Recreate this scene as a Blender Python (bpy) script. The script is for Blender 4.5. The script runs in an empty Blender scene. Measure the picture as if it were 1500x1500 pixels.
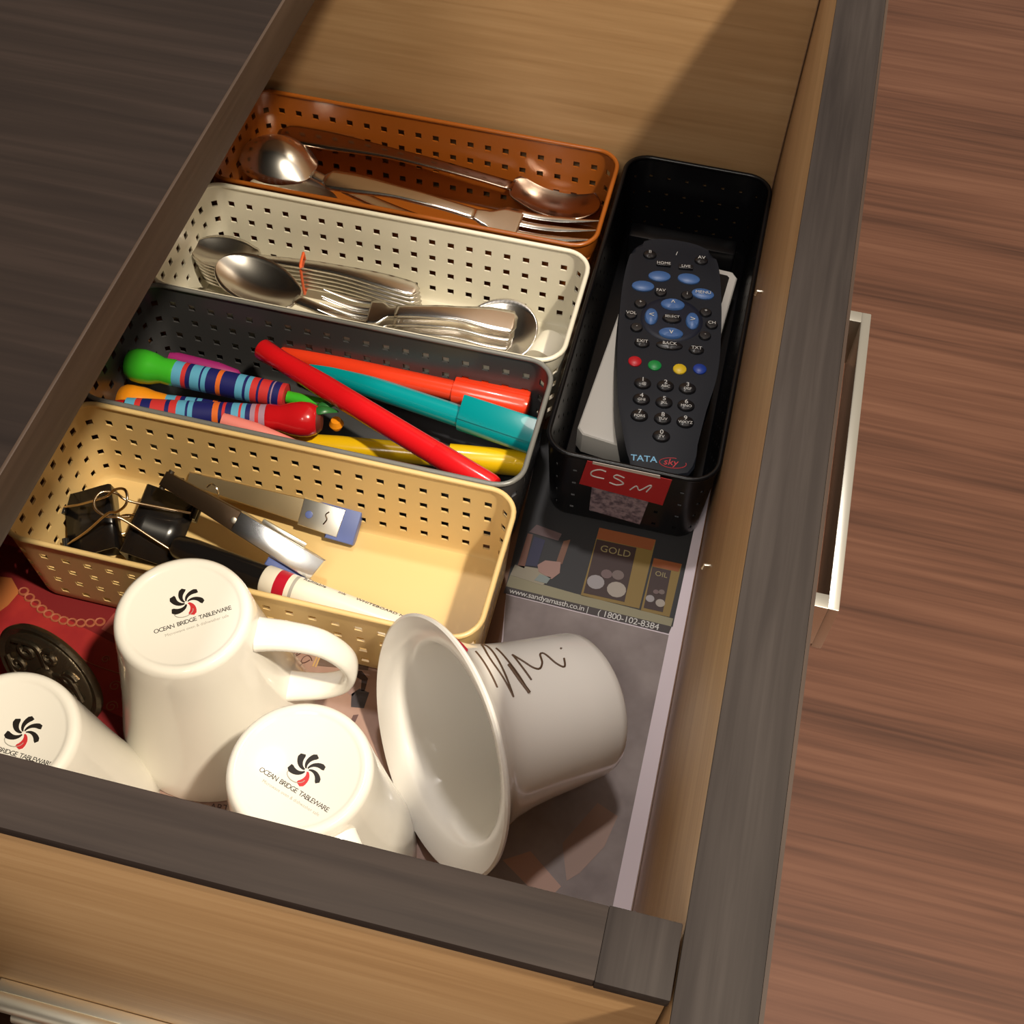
import bpy, bmesh, math, random
from mathutils import Vector, Matrix, Euler
PI = math.pi
sc = bpy.context.scene
COL = sc.collection
random.seed(7)

# ------------------------------------------------------------------ camera
cam_data = bpy.data.cameras.new('camera')
cam = bpy.data.objects.new('camera', cam_data)
COL.objects.link(cam)
cam_data.sensor_width = 36.0
cam_data.lens = 43.85
cam_data.clip_start = 0.01
R = ((0.9709563553851779, 0.2098363704220516, -0.11494546923750464),
     (0.23787099307854204, -0.7949985853185936, 0.5580274644003707),
     (0.025712965119495605, -0.5691624950741021, -0.8218229066514892))
cam.matrix_world = Matrix(((R[0][0], -R[0][1], -R[0][2], -0.026425),
                           (R[1][0], -R[1][1], -R[1][2], -0.0966),
                           (R[2][0], -R[2][1], -R[2][2], 0.58),
                           (0, 0, 0, 1)))
sc.camera = cam

# ------------------------------------------------------------------ world, lights, exposure
w = bpy.data.worlds.new('world'); sc.world = w
w.use_nodes = True
bg = w.node_tree.nodes['Background']
bg.inputs[0].default_value = (1.0, 0.86, 0.70, 1)
bg.inputs[1].default_value = 0.36

def area(name, loc, target, size, power, col):
    d = bpy.data.lights.new(name, 'AREA'); d.shape = 'DISK'; d.size = size; d.energy = power; d.color = col
    o = bpy.data.objects.new(name, d); COL.objects.link(o)
    o.location = loc
    o.rotation_euler = (Vector(target) - Vector(loc)).to_track_quat('-Z', 'Y').to_euler()
    return o
area('ceiling_spot', (0.80, -0.22, 2.15), (-0.15, 0.25, 0), 0.11, 56, (1.0, 0.88, 0.69))
area('ceiling_lamp', (-0.25, -1.2, 2.1), (-0.15, 0.25, 0), 0.80, 17, (1.0, 0.93, 0.84))
area('ceiling_lamp_far', (-0.20, 0.86, 2.3), (-0.1, 0.2, 0), 0.16, 15, (1.0, 0.93, 0.88))

sc.view_settings.view_transform = 'Standard'
sc.view_settings.look = 'None'
sc.view_settings.gamma = 1.0
sc.view_settings.use_curve_mapping = False
sc.view_settings.exposure = 0.25

# ------------------------------------------------------------------ materials
def mat(name, col, rough=0.5, metal=0.0, spec=0.5, var=0.0, vscale=(60, 60, 60), col2=None, bump=0.0, coat=0.0, trans=0.0, sss=0.0, detail=4.0, lo=0.35, hi=0.65):
    m = bpy.data.materials.new(name); m.use_nodes = True
    nt = m.node_tree; b = nt.nodes['Principled BSDF']
    b.inputs['Base Color'].default_value = (*col, 1)
    b.inputs['Roughness'].default_value = rough
    b.inputs['Metallic'].default_value = metal
    b.inputs['Specular IOR Level'].default_value = spec
    b.inputs['Coat Weight'].default_value = coat
    b.inputs['Transmission Weight'].default_value = trans
    if sss: 
        b.inputs['Subsurface Weight'].default_value = sss
        b.inputs['Subsurface Radius'].default_value = (0.004, 0.003, 0.0015)
    if col2 or bump:
        tc = nt.nodes.new('ShaderNodeTexCoord'); mp = nt.nodes.new('ShaderNodeMapping')
        mp.inputs['Scale'].default_value = vscale
        nz = nt.nodes.new('ShaderNodeTexNoise'); nz.inputs['Scale'].default_value = 1.0; nz.inputs['Detail'].default_value = detail
        nz.inputs['Roughness'].default_value = 0.62
        nt.links.new(tc.outputs['Object'], mp.inputs[0]); nt.links.new(mp.outputs[0], nz.inputs['Vector'])
        if col2:
            r = nt.nodes.new('ShaderNodeValToRGB')
            r.color_ramp.elements[0].position = lo; r.color_ramp.elements[1].position = hi
            r.color_ramp.elements[0].color = (*col, 1); r.color_ramp.elements[1].color = (*col2, 1)
            nt.links.new(nz.outputs['Fac'], r.inputs[0]); nt.links.new(r.outputs[0], b.inputs['Base Color'])
        if bump:
            bp = nt.nodes.new('ShaderNodeBump'); bp.inputs['Strength'].default_value = bump; bp.inputs['Distance'].default_value = 0.0005
            nt.links.new(nz.outputs['Fac'], bp.inputs['Height']); nt.links.new(bp.outputs[0], b.inputs['Normal'])
    return m

def wood(name, a, b_, c_, grain, fine, rough=0.45, spec=0.4, bump=0.15):
    """three-tone wood: broad streaks plus fine pores, both stretched along the grain"""
    m = bpy.data.materials.new(name); m.use_nodes = True
    nt = m.node_tree; b = nt.nodes['Principled BSDF']
    b.inputs['Roughness'].default_value = rough; b.inputs['Specular IOR Level'].default_value = spec
    tc = nt.nodes.new('ShaderNodeTexCoord')
    outs = []
    for s, det in ((grain, 3.0), (fine, 5.0)):
        mp = nt.nodes.new('ShaderNodeMapping'); mp.inputs['Scale'].default_value = s
        nz = nt.nodes.new('ShaderNodeTexNoise'); nz.inputs['Scale'].default_value = 1; nz.inputs['Detail'].default_value = det
        nz.inputs['Distortion'].default_value = 0.4
        nt.links.new(tc.outputs['Object'], mp.inputs[0]); nt.links.new(mp.outputs[0], nz.inputs['Vector']); outs.append(nz)
    r = nt.nodes.new('ShaderNodeValToRGB'); e = r.color_ramp.elements
    e[0].position = 0.32; e[0].color = (*a, 1); e[1].position = 0.68; e[1].color = (*c_, 1)
    mid = e.new(0.5); mid.color = (*b_, 1)
    mx = nt.nodes.new('ShaderNodeMath'); mx.operation = 'MULTIPLY_ADD'; mx.inputs[1].default_value = 0.45
    ml = nt.nodes.new('ShaderNodeMath'); ml.operation = 'MULTIPLY'; ml.inputs[1].default_value = 0.55
    nt.links.new(outs[0].outputs['Fac'], ml.inputs[0]); nt.links.new(outs[1].outputs['Fac'], mx.inputs[0]); nt.links.new(ml.outputs[0], mx.inputs[2])
    nt.links.new(mx.outputs[0], r.inputs[0]); nt.links.new(r.outputs[0], b.inputs['Base Color'])
    bp = nt.nodes.new('ShaderNodeBump'); bp.inputs['Strength'].default_value = bump; bp.inputs['Distance'].default_value = 0.0004
    nt.links.new(outs[1].outputs['Fac'], bp.inputs['Height']); nt.links.new(bp.outputs[0], b.inputs['Normal'])
    return m

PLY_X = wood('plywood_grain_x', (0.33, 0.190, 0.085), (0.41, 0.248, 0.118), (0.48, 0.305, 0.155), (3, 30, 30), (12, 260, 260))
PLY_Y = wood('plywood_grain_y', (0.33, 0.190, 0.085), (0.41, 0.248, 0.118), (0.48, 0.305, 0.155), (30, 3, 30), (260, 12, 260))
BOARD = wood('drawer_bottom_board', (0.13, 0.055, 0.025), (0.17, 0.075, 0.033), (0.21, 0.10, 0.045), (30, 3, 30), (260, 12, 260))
WENGE_X = wood('dark_laminate_x', (0.014, 0.009, 0.008), (0.026, 0.018, 0.015), (0.040, 0.028, 0.024), (5, 60, 60), (14, 340, 340), rough=0.65, spec=0.22)
WENGE_Y = wood('dark_laminate_y', (0.013, 0.009, 0.008), (0.024, 0.018, 0.016), (0.038, 0.030, 0.027), (60, 5, 60), (340, 14, 340), rough=0.65, spec=0.22)
DESKTOP = wood('dark_desk_laminate', (0.007, 0.0035, 0.0025), (0.013, 0.0075, 0.0055), (0.023, 0.014, 0.011), (4, 40, 40), (9, 220, 220), rough=0.6, spec=0.2, bump=0.25)
EDGE = wood('desk_edge_strip', (0.030, 0.017, 0.011), (0.044, 0.027, 0.018), (0.060, 0.038, 0.026), (60, 5, 60), (340, 14, 340), rough=0.5, spec=0.3)
FLOORM = wood('reddish_floor_laminate', (0.068, 0.029, 0.018), (0.140, 0.060, 0.036), (0.200, 0.092, 0.056), (1.3, 22, 22), (4.0, 150, 150), rough=0.5, spec=0.3, bump=0.1)
CERAMIC = mat('white_ceramic', (0.86, 0.83, 0.76), 0.12, spec=0.5, coat=0.3)
CERAMIC2 = mat('cool_white_ceramic', (0.84, 0.82, 0.78), 0.14, spec=0.5, coat=0.3)
STEEL = mat('polished_steel', (0.92, 0.88, 0.82), 0.22, 1.0)
REFLSTEEL = mat('steel_painted_brown_reflection', (0.40, 0.30, 0.24), 0.2, 1.0)  # brown reflection of the surroundings painted into the steel's base colour
STEELB = mat('brushed_steel', (0.80, 0.76, 0.69), 0.32, 1.0, bump=0.05, vscale=(20, 900, 900))
CHROME = mat('chrome_plate', (0.86, 0.87, 0.88), 0.16, 1.0)
NICKEL = mat('satin_nickel', (0.80, 0.77, 0.68), 0.28, 1.0)
NICKELD = mat('dark_channel_metal', (0.09, 0.075, 0.06), 0.35, 0.8)
BRASSW = mat('bronze_wire', (0.55, 0.42, 0.28), 0.2, 1.0)
P_BROWN = mat('orange_brown_plastic', (0.27, 0.072, 0.008), 0.28, spec=0.5, sss=0.05)
P_WHITE = mat('off_white_plastic', (0.70, 0.66, 0.54), 0.32, spec=0.5)
P_GREY = mat('dark_grey_plastic', (0.050, 0.050, 0.052), 0.28, spec=0.5)
P_GREYR = mat('grey_plastic_lip', (0.16, 0.16, 0.15), 0.28, spec=0.5)
P_YELLOW = mat('pale_yellow_plastic', (0.70, 0.50, 0.22), 0.32, spec=0.5)
P_BLACK = mat('black_plastic', (0.004, 0.004, 0.005), 0.28, spec=0.3)
BLACKM = mat('black_enamel', (0.008, 0.007, 0.007), 0.22, spec=0.5)
RUBBER = mat('black_button', (0.008, 0.008, 0.010), 0.35, spec=0.5)
REMOTE = mat('charcoal_remote_shell', (0.012, 0.014, 0.020), 0.5, spec=0.22)
RPAD = mat('dark_navy_pad', (0.010, 0.013, 0.026), 0.45, spec=0.25)
RBLUE = mat('blue_button', (0.055, 0.14, 0.36), 0.4)
def flat(name, c, rough=0.55, spec=0.4): return mat(name, c, rough, spec=spec)
INK = flat('black_ink', (0.012, 0.008, 0.006)); INKB = flat('brown_ink', (0.10, 0.055, 0.03)); INKR = flat('red_ink', (0.55, 0.03, 0.035)); INKG = flat('grey_ink', (0.42, 0.40, 0.36))
LETTER = flat('white_print', (0.62, 0.62, 0.60)); LBLUE = flat('light_blue_print', (0.22, 0.50, 0.75)); LRED = flat('red_print', (0.55, 0.04, 0.05))
RED = mat('red_marker_plastic', (0.62, 0.008, 0.012), 0.22, coat=0.4); ORED = mat('orange_red_plastic', (0.75, 0.045, 0.012), 0.25, coat=0.4)
TEAL = mat('teal_plastic', (0.0, 0.26, 0.28), 0.25, coat=0.4); YEL = mat('yellow_plastic', (0.72, 0.44, 0.005), 0.25, coat=0.4)
PINK = flat('pink_plastic', (0.75, 0.22, 0.19)); BLUE = mat('blue_plastic', (0.02, 0.06, 0.42), 0.25); MAG = flat('magenta_plastic', (0.30, 0.015, 0.14))
GREEN = mat('green_glossy', (0.045, 0.42, 0.022), 0.25, coat=0.3); ORANGE = mat('orange_glossy', (0.80, 0.27, 0.01), 0.3, coat=0.3)
REDG = mat('red_glossy', (0.52, 0.008, 0.012), 0.2, coat=0.4); NAVY = flat('navy_band', (0.010, 0.012, 0.12)); SKY = flat('sky_band', (0.10, 0.36, 0.55)); REDB = flat('red_band', (0.55, 0.03, 0.03)); MAUVE = flat('mauve_band', (0.35, 0.22, 0.30)); DKG = mat('leaf_green', (0.02, 0.14, 0.03), 0.35)
ORNG = flat('orange_band', (0.70, 0.14, 0.02)); MARKW = mat('white_marker_barrel', (0.85, 0.80, 0.68), 0.25); PERI = mat('periwinkle_plastic', (0.10, 0.14, 0.36), 0.3)
BRONZE = mat('dark_bronze', (0.20, 0.16, 0.11), 0.26, 0.95, bump=0.8, vscale=(160, 160, 160))

# ------------------------------------------------------------------ helpers
def link_mesh(name, verts, faces, m, parent=None, smooth=True, mats=None, fmat=None, angle=0.7):
    me = bpy.data.meshes.new(name)
    me.from_pydata([tuple(v) for v in verts], [], faces)
    for mm in (mats or [m]): me.materials.append(mm)
    if fmat:
        for p, k in zip(me.polygons, fmat): p.material_index = k
    if smooth:
        for p in me.polygons: p.use_smooth = True
        try: me.set_sharp_from_angle(angle=angle)
        except Exception: pass
    me.update()
    o = bpy.data.objects.new(name, me); COL.objects.link(o)
    if parent: o.parent = parent
    return o

def from_bm(name, bm, m, parent=None, smooth=True, angle=0.7):
    me = bpy.data.meshes.new(name); bm.to_mesh(me); bm.free()
    me.materials.append(m)
    if smooth:
        for p in me.polygons: p.use_smooth = True
        try: me.set_sharp_from_angle(angle=angle)
        except Exception: pass
    o = bpy.data.objects.new(name, me); COL.objects.link(o)
    if parent: o.parent = parent
    return o

def thing(name, label, cat, loc=(0, 0, 0), rot=None, group=None, kind=None):
    o = bpy.data.objects.new(name, None); COL.objects.link(o)
    o.empty_display_size = 0.02
    if rot is None: o.location = loc
    else: o.matrix_world = Matrix.Translation(loc) @ rot.to_4x4()
    o['label'] = label; o['category'] = cat
    if group: o['group'] = group
    if kind: o['kind'] = kind
    return o
def tag(o, label, cat, group=None):
    o['label'] = label; o['category'] = cat
    if group: o['group'] = group
    return o

def box(name, lo, hi, m, parent=None, bev=0.0008, seg=2, mtx=None):
    bm = bmesh.new()
    bmesh.ops.create_cube(bm, size=1)
    for v in bm.verts:
        v.co = Vector(((lo[i] + hi[i]) / 2 + v.co[i] * (hi[i] - lo[i]) for i in range(3)))
    if bev: bmesh.ops.bevel(bm, geom=bm.edges[:], offset=bev, segments=seg, affect='EDGES', profile=0.6)
    if mtx: bmesh.ops.transform(bm, matrix=mtx, verts=bm.verts)
    return from_bm(name, bm, m, parent, angle=0.6)

def prism(name, pts, z0, z1, m, parent=None, bev=0.0, mtx=None):
    """extrude a polygon (x,y points, counter-clockwise) from z0 to z1"""
    bm = bmesh.new()
    a = [bm.verts.new((x, y, z0)) for x, y in pts]; b = [bm.verts.new((x, y, z1)) for x, y in pts]
    n = len(pts)
    bm.faces.new(a[::-1]); bm.faces.new(b)
    for i in range(n): bm.faces.new((a[i], a[(i + 1) % n], b[(i + 1) % n], b[i]))
    if bev: bmesh.ops.bevel(bm, geom=[e for e in bm.edges if (e.verts[0].co.z - z1) ** 2 + (e.verts[1].co.z - z1) ** 2 < 1e-12], offset=bev, segments=3, affect='EDGES', profile=0.6)
    bmesh.ops.recalc_face_normals(bm, faces=bm.faces)
    if mtx: bmesh.ops.transform(bm, matrix=mtx, verts=bm.verts)
    return from_bm(name, bm, m, parent, angle=0.6)

def lathe(name, prof, m, parent=None, seg=48, axis='z', mats=None, fm=None, mtx=None):
    """prof = [(radius, height)]; revolve round z (or x)"""
    V, F, FM = [], [], []; rows = []
    for r, z in prof:
        if r < 1e-7: rows.append([len(V)]); V.append(Vector((0, 0, z)))
        else:
            rows.append(list(range(len(V), len(V) + seg)))
            for k in range(seg):
                a = 2 * PI * k / seg; V.append(Vector((r * math.cos(a), r * math.sin(a), z)))
    for i in range(len(rows) - 1):
        A, B = rows[i], rows[i + 1]
        for k in range(seg):
            k2 = (k + 1) % seg
            if len(A) == 1 and len(B) == 1: continue
            if len(A) == 1: F.append((A[0], B[k2], B[k]))
            elif len(B) == 1: F.append((A[k], A[k2], B[0]))
            else: F.append((A[k], A[k2], B[k2], B[k]))
            FM.append(fm[i] if fm else 0)
    if axis == 'x': V = [Vector((v.z, v.x, v.y)) for v in V]
    if mtx: V = [mtx @ v for v in V]
    return link_mesh(name, V, F, m, parent, mats=mats, fmat=FM if fm else None)

def smooth_path(P, n=6, closed=False):
    P = [Vector(p) for p in P]; out = []; N = len(P)
    rng = range(N) if closed else range(N - 1)
    for i in rng:
        p0 = P[i - 1] if (i > 0 or closed) else P[0]; p1 = P[i]; p2 = P[(i + 1) % N]
        p3 = P[(i + 2) % N] if (i + 2 < N or closed) else P[-1]
        for k in range(n):
            t = k / n
            out.append(0.5 * ((2 * p1) + (-p0 + p2) * t + (2 * p0 - 5 * p1 + 4 * p2 - p3) * t * t + (-p0 + 3 * p1 - 3 * p2 + p3) * t ** 3))
    if not closed: out.append(P[-1])
    return out

def tube(name, P, r, m, parent=None, seg=10, closed=False, sx=1.0, sy=1.0, up=(0, 0, 1), radii=None, cap=True):
    """sweep an ellipse along P; sx scales across the up vector's side direction, sy along it"""
    P = [Vector(p) for p in P]; V, F = [], []; N = len(P); upv = Vector(up)
    prev = None
    for i, p in enumerate(P):
        if closed: t = (P[(i + 1) % N] - P[i - 1]).normalized()
        else: t = (P[min(i + 1, N - 1)] - P[max(i - 1, 0)]).normalized()
        s = t.cross(upv)
        if s.length < 1e-4: s = prev or t.orthogonal()
        s.normalize(); prev = s; u = s.cross(t).normalized()
        rr = radii[i] if radii else r
        for k in range(seg):
            a = 2 * PI * k / seg
            V.append(p + s * (math.cos(a) * rr * sx) + u * (math.sin(a) * rr * sy))
    M = N if closed else N - 1
    for i in range(M):
        for k in range(seg):
            a, b = i * seg + k, i * seg + (k + 1) % seg; j = (i + 1) % N
            F.append((a, b, j * seg + (k + 1) % seg, j * seg + k))
    if not closed and cap:
        F.append(tuple(range(seg))[::-1]); F.append(tuple((N - 1) * seg + k for k in range(seg)))
    return link_mesh(name, V, F, m, parent, angle=1.0)

def text(name, s, size, m, parent, mtx, extrude=0.00006, width=1.0, shear=0.0, align='LEFT', off=0.0):
    c = bpy.data.curves.new(name, 'FONT'); c.body = s; c.size = size; c.extrude = extrude; c.shear = shear
    c.align_x = align; c.align_y = 'CENTER'; c.space_character = width; c.offset = off
    c.resolution_u = 3
    c.materials.append(m)
    t = bpy.data.objects.new('tmp', c); COL.objects.link(t)
    me = bpy.data.meshes.new_from_object(t)
    bpy.data.objects.remove(t); bpy.data.curves.remove(c)
    o = bpy.data.objects.new(name, me); COL.objects.link(o)
    o.parent = parent
    o.matrix_local = mtx
    return o
def M(x, y, z, deg=0.0): return Matrix.Translation((x, y, z)) @ Matrix.Rotation(math.radians(deg), 4, 'Z')
def frame(origin, xdir, up=(0, 0, 1)):
    """matrix whose x axis runs along xdir and whose z axis is as near to up as it can be"""
    x = Vector(xdir).normalized(); u = Vector(up); y = u.cross(x).normalized(); z = x.cross(y)
    m = Matrix((x, y, z)).transposed().to_4x4(); m.translation = Vector(origin); return m

# ------------------------------------------------------------------ floor
fl = box('floor', (-1.8, -1.4, -0.52), (1.9, 3.2, -0.50), FLOORM, bev=0)
fl['kind'] = 'structure'

# ------------------------------------------------------------------ drawer
H = 0.2835
dr = thing('pull_out_drawer', 'deep plywood drawer with dark top edges, pulled open beside the desk', 'drawer', (0, 0, 0))
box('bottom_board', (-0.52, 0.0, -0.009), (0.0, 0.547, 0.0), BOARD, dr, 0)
box('front_panel', (0.0002, -0.22, -0.06), (0.0195, 0.70, H - 0.0012), PLY_Y, dr, 0.0004)
fp = box('front_laminate', (0.0196, -0.22, -0.06), (0.0207, 0.70, H), EDGE, dr, 0); fp['label'] = 'brown laminate skin on the outer face'
eb = box('edge_band', (0.0, -0.22, H - 0.0012), (0.0196, 0.70, H), WENGE_Y, dr, 0.0004); eb['label'] = 'dark worn edge band along the drawer front'
ns = box('side_panel', (-0.52, -0.0166, -0.012), (-0.0008, -0.0002, H - 0.0057), PLY_X, dr, 0.0004)
e2 = box('edge_band', (-0.52, -0.0178, H - 0.0055), (-0.01832, 0.0, H), WENGE_X, dr, 0.0004); e2['label'] = 'dark edge band along the near side'
e3 = box('edge_band', (-0.01835, -0.0180, H - 0.0056), (-0.0006, 0.0002, H + 0.0001), WENGE_Y, dr, 0.0004); e3['label'] = 'short darker patch of edge band at the corner'
box('side_panel', (-0.52, 0.547, -0.012), (-0.0008, 0.564, H - 0.0012), PLY_X, dr, 0.0004)
box('edge_band', (-0.52, 0.547, H - 0.0012), (-0.0022, 0.564, H), WENGE_X, dr, 0.0004)
box('back_panel', (-0.537, -0.0166, -0.012), (-0.5202, 0.564, H), PLY_Y, dr, 0.0004)
# the flat-bar pull handle
hb = box('pull_handle', (0.0386, 0.1495, 0.172), (0.0427, 0.2985, 0.200), NICKEL, dr, 0.0005); hb['label'] = 'flat nickel bar handle'
for y0 in (0.1495, 0.2925):
    box('handle_leg', (0.0207, y0, 0.174), (0.0390, y0 + 0.0060, 0.2), NICKEL, hb, 0.0005)
# nails (small bright clips) left standing in the inner face of the front
for (y, z) in ((0.2115, 0.118), (0.367, 0.135)):
    tube('nail', [(0.0006, y, z), (-0.0022, y - 0.0006, z + 0.0005), (-0.0028, y - 0.001, z - 0.002)], 0.0009, NICKEL, dr, seg=8)
# ball-bearing slide on the near side
ZINC = mat('bright_zinc', (0.95, 0.90, 0.78), 0.38, 1.0)
rail = box('slide_rail', (-0.238, -0.0215, 0.0225), (-0.03, -0.0168, 0.0715), ZINC, dr, 0.0006)
rail['label'] = 'ribbed bright metal slide rail'
for z in (0.026, 0.047, 0.067):
    tube('rib', [(-0.236, -0.0235, z), (-0.032, -0.0235, z)], 0.0046, ZINC, rail, seg=16)
box('rail_channel', (-0.50, -0.0212, 0.028), (-0.2385, -0.0168, 0.066), NICKELD, dr, 0.0004)
for (x, z) in ((-0.150, 0.0565), (-0.135, 0.0565)):
    lathe('rivet', [(0, 0.0008), (0.002, 0.0006), (0.0024, 0)], NICKEL, rail, 12, mtx=Matrix.Translation((x, -0.0215, z)) @ Matrix.Rotation(PI / 2, 4, 'X'))

# ------------------------------------------------------------------ desk over the drawer
dk = thing('desk', 'dark wood-grain desk top with a brown edge strip, above the drawer', 'desk', (0, 0, 0))
box('desk_top', (-1.35, -0.85, 0.2862), (-0.2034, 1.7, 0.3038), DESKTOP, dk, 0)
es = box('edge_strip', (-0.2034, -0.85, 0.2860), (-0.2022, 1.7, 0.3040), EDGE, dk, 0.0003); es['label'] = 'brown veneer edge strip'
box('side_panel', (-1.35, 0.60, -0.498), (-0.215, 0.618, 0.2860), WENGE_X, dk, 0)
box('side_panel', (-1.35, -0.068, -0.498), (-0.250, -0.050, 0.2860), WENGE_X, dk, 0)
box('back_panel', (-1.35, -0.05, -0.498), (-1.332, 0.60, 0.2860), WENGE_Y, dk, 0)

# ------------------------------------------------------------------ perforated baskets
def outline(hx, hy, r, hole=0.0041, pitch=0.0117, x_holes=None):
    """points round a rounded rectangle; each entry (pos, normal, is_hole_start)"""
    segs = []
    corners = [(hx - r, hy - r, 0), (-(hx - r), hy - r, 90), (-(hx - r), -(hy - r), 180), (hx - r, -(hy - r), 270)]
    # param path starting at the middle of the right side
    L1, L2, La = 2 * (hy - r), 2 * (hx - r), PI / 2 * r
    total = 2 * L1 + 2 * L2 + 4 * La
    def at(s):
        s %= total
        parts = [('r', L1 / 2), ('c', 0), ('t', L2), ('c', 1), ('l', L1), ('c', 2), ('b', L2), ('c', 3), ('r2', L1 / 2)]
        for k, v in parts:
            ln = La if k == 'c' else v
            if s <= ln + 1e-12:
                if k == 'r': return Vector((hx, s, 0)), Vector((1, 0, 0))
                if k == 't': return Vector((hx - r - s, hy, 0)), Vector((0, 1, 0))
                if k == 'l': return Vector((-hx, hy - r - s, 0)), Vector((-1, 0, 0))
                if k == 'b': return Vector((-(hx - r) + s, -hy, 0)), Vector((0, -1, 0))
                if k == 'r2': return Vector((hx, -(hy - r) + s, 0)), Vector((1, 0, 0))
                cx, cy, a0 = corners[v]
                a = math.radians(a0) + s / r
                n = Vector((math.cos(a), math.sin(a), 0))
                return Vector((cx, cy, 0)) + n * r, n
            s -= ln
        return Vector((hx, 0, 0)), Vector((1, 0, 0))
    N = round(total / pitch); step = total / N; out = []
    for i in range(N):
        s0 = i * step + step * 0.5
        for ds, flag in ((0, True), (hole, False), (hole + (step - hole) / 3, False), (hole + 2 * (step - hole) / 3, False)):
            p, n = at(s0 + ds); out.append((p, n, flag))
    return out

def basket(label, cx, cy, hx, hy, m, mrim, ang=0.0, hole=0.0041, h=0.0600, r=0.0155, taper=0.0040, z0=0.0005):
    b = thing('perforated_basket', label, 'basket', (cx, cy, z0), Matrix.Rotation(math.radians(ang), 3, 'Z'), group='perforated plastic baskets in the drawer')
    o = outline(hx, hy, r, hole)
    zs = [0.0, 0.0012, 0.0035]
    zc = [0.0105, 0.0226, 0.0347, 0.0468]
    rows = []
    for z in zc: zs += [z - hole / 2, z + hole / 2]; rows.append(len(zs) - 2)
    zs += [h - 0.002, h]
    V, F = [], []; n = len(o)
    for z in zs:
        inset = taper * (1 - z / h) + (0.0018 if z == 0 else 0.0006 if z < 0.002 else 0)
        for p, nn, f in o:
            q = p - nn * inset; V.append((q.x, q.y, z))
    for j in range(len(zs) - 1):
        for i in range(n):
            if j in rows and o[i][2]: continue
            i2 = (i + 1) % n
            F.append((j * n + i, j * n + i2, (j + 1) * n + i2, (j + 1) * n + i))
    V.append((0, 0, 0)); c = len(V) - 1
    for i in range(n): F.append((c, (i + 1) % n, i))
    body = link_mesh('basket_wall', V, F, m, b, angle=0.9)
    so = body.modifiers.new('thickness', 'SOLIDIFY'); so.thickness = 0.0011; so.offset = -1
    es_ = body.modifiers.new('crisp_edges', 'EDGE_SPLIT'); es_.split_angle = 0.6
    path = []
    for p, nn, f in o: path.append(Vector((p.x, p.y, h)) - nn * 0.0006)
    tube('rim', path, 0.0014, mrim, b, seg=10, closed=True, sx=1.05, sy=1.0)
    return b
HX, HY = 0.1235, 0.0450
bk_brown = basket('orange-brown perforated basket at the far end, holding large serving cutlery', -0.2207, 0.4975, HX, HY, P_BROWN, P_BROWN)
bk_white = basket('off-white perforated basket holding teaspoons and forks', -0.2200, 0.4035, HX, HY, P_WHITE, P_WHITE)
bk_grey = basket('dark grey perforated basket filled with coloured markers and pens', -0.2220, 0.3145, HX, 0.0447, P_GREY, P_GREYR)
bk_yel = basket('pale yellow perforated basket holding binder clips and a stapler', -0.2207, 0.2230, HX, HY, P_YELLOW, P_YELLOW)
bk_blk = basket('black perforated basket against the drawer front, holding the remote control', -0.0470, 0.4217, 0.0462, 0.1228, P_BLACK, P_BLACK, hole=0.0022)

# ------------------------------------------------------------------ red note and paper scrap on the black basket
lab = thing('red_note', 'red paper note with handwritten white letters CSM, stuck on the black basket', 'note', (0, 0, 0))
nz = frame((-0.0707, 0.2972, 0.0615), (1, 0.0, 0.0), (0, -1, -0.08))   # x right, z towards the viewer
nr = prism('paper_sheet', [(-0.0010, -0.0235), (0.0450, -0.0275), (0.0470, -0.0010), (0.0020, 0.0005)], 0.0002, 0.0005, mat('red_paper', (0.42, 0.012, 0.014), 0.6), lab, mtx=nz)
ne = prism('torn_white_edge', [(0.005, -0.0012), (0.041, -0.0016), (0.0405, 0.0010), (0.0050, 0.0010)], 0.0003, 0.0007, flat('torn_white_paper', (0.55, 0.48, 0.42)), lab, mtx=nz)
def stroke(pts, m, par, mtx, r=0.0004, nm='pen_stroke', n=5):
    P = [mtx @ Vector((x, y, 0.0006)) for x, y in smooth_path([(a, b, 0) for a, b in pts], n) and [(q.x, q.y) for q in smooth_path([(a, b, 0) for a, b in pts], n)]]
    return tube(nm, P, r, m, par, seg=6, up=(0, -1, 0))
for s in ([(0.0125, -0.0058), (0.009, -0.0052), (0.0052, -0.0085), (0.0055, -0.0125), (0.012, -0.0130)],
          [(0.0225, -0.0080), (0.0185, -0.0068), (0.0170, -0.0095), (0.0205, -0.0115), (0.0225, -0.0140), (0.0190, -0.0165), (0.0150, -0.0155)],
          [(0.0265, -0.0185), (0.0295, -0.0135), (0.0315, -0.0170), (0.0360, -0.0105), (0.0372, -0.0110), (0.0352, -0.0172)]):
    stroke(s, LETTER, lab, nz)
scr = tag(prism('paper_scrap', [(0.006, -0.0490), (0.0350, -0.0530), (0.0375, -0.0250), (0.0060, -0.0220)], -0.0001, 0.00015,
    mat('printed_newsprint_scrap', (0.30, 0.22, 0.24), 0.7, col2=(0.10, 0.07, 0.09), vscale=(240, 240, 240), lo=0.42, hi=0.6), None, mtx=nz), 'mottled scrap of printed paper hanging below the red note', 'paper scrap')

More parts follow.
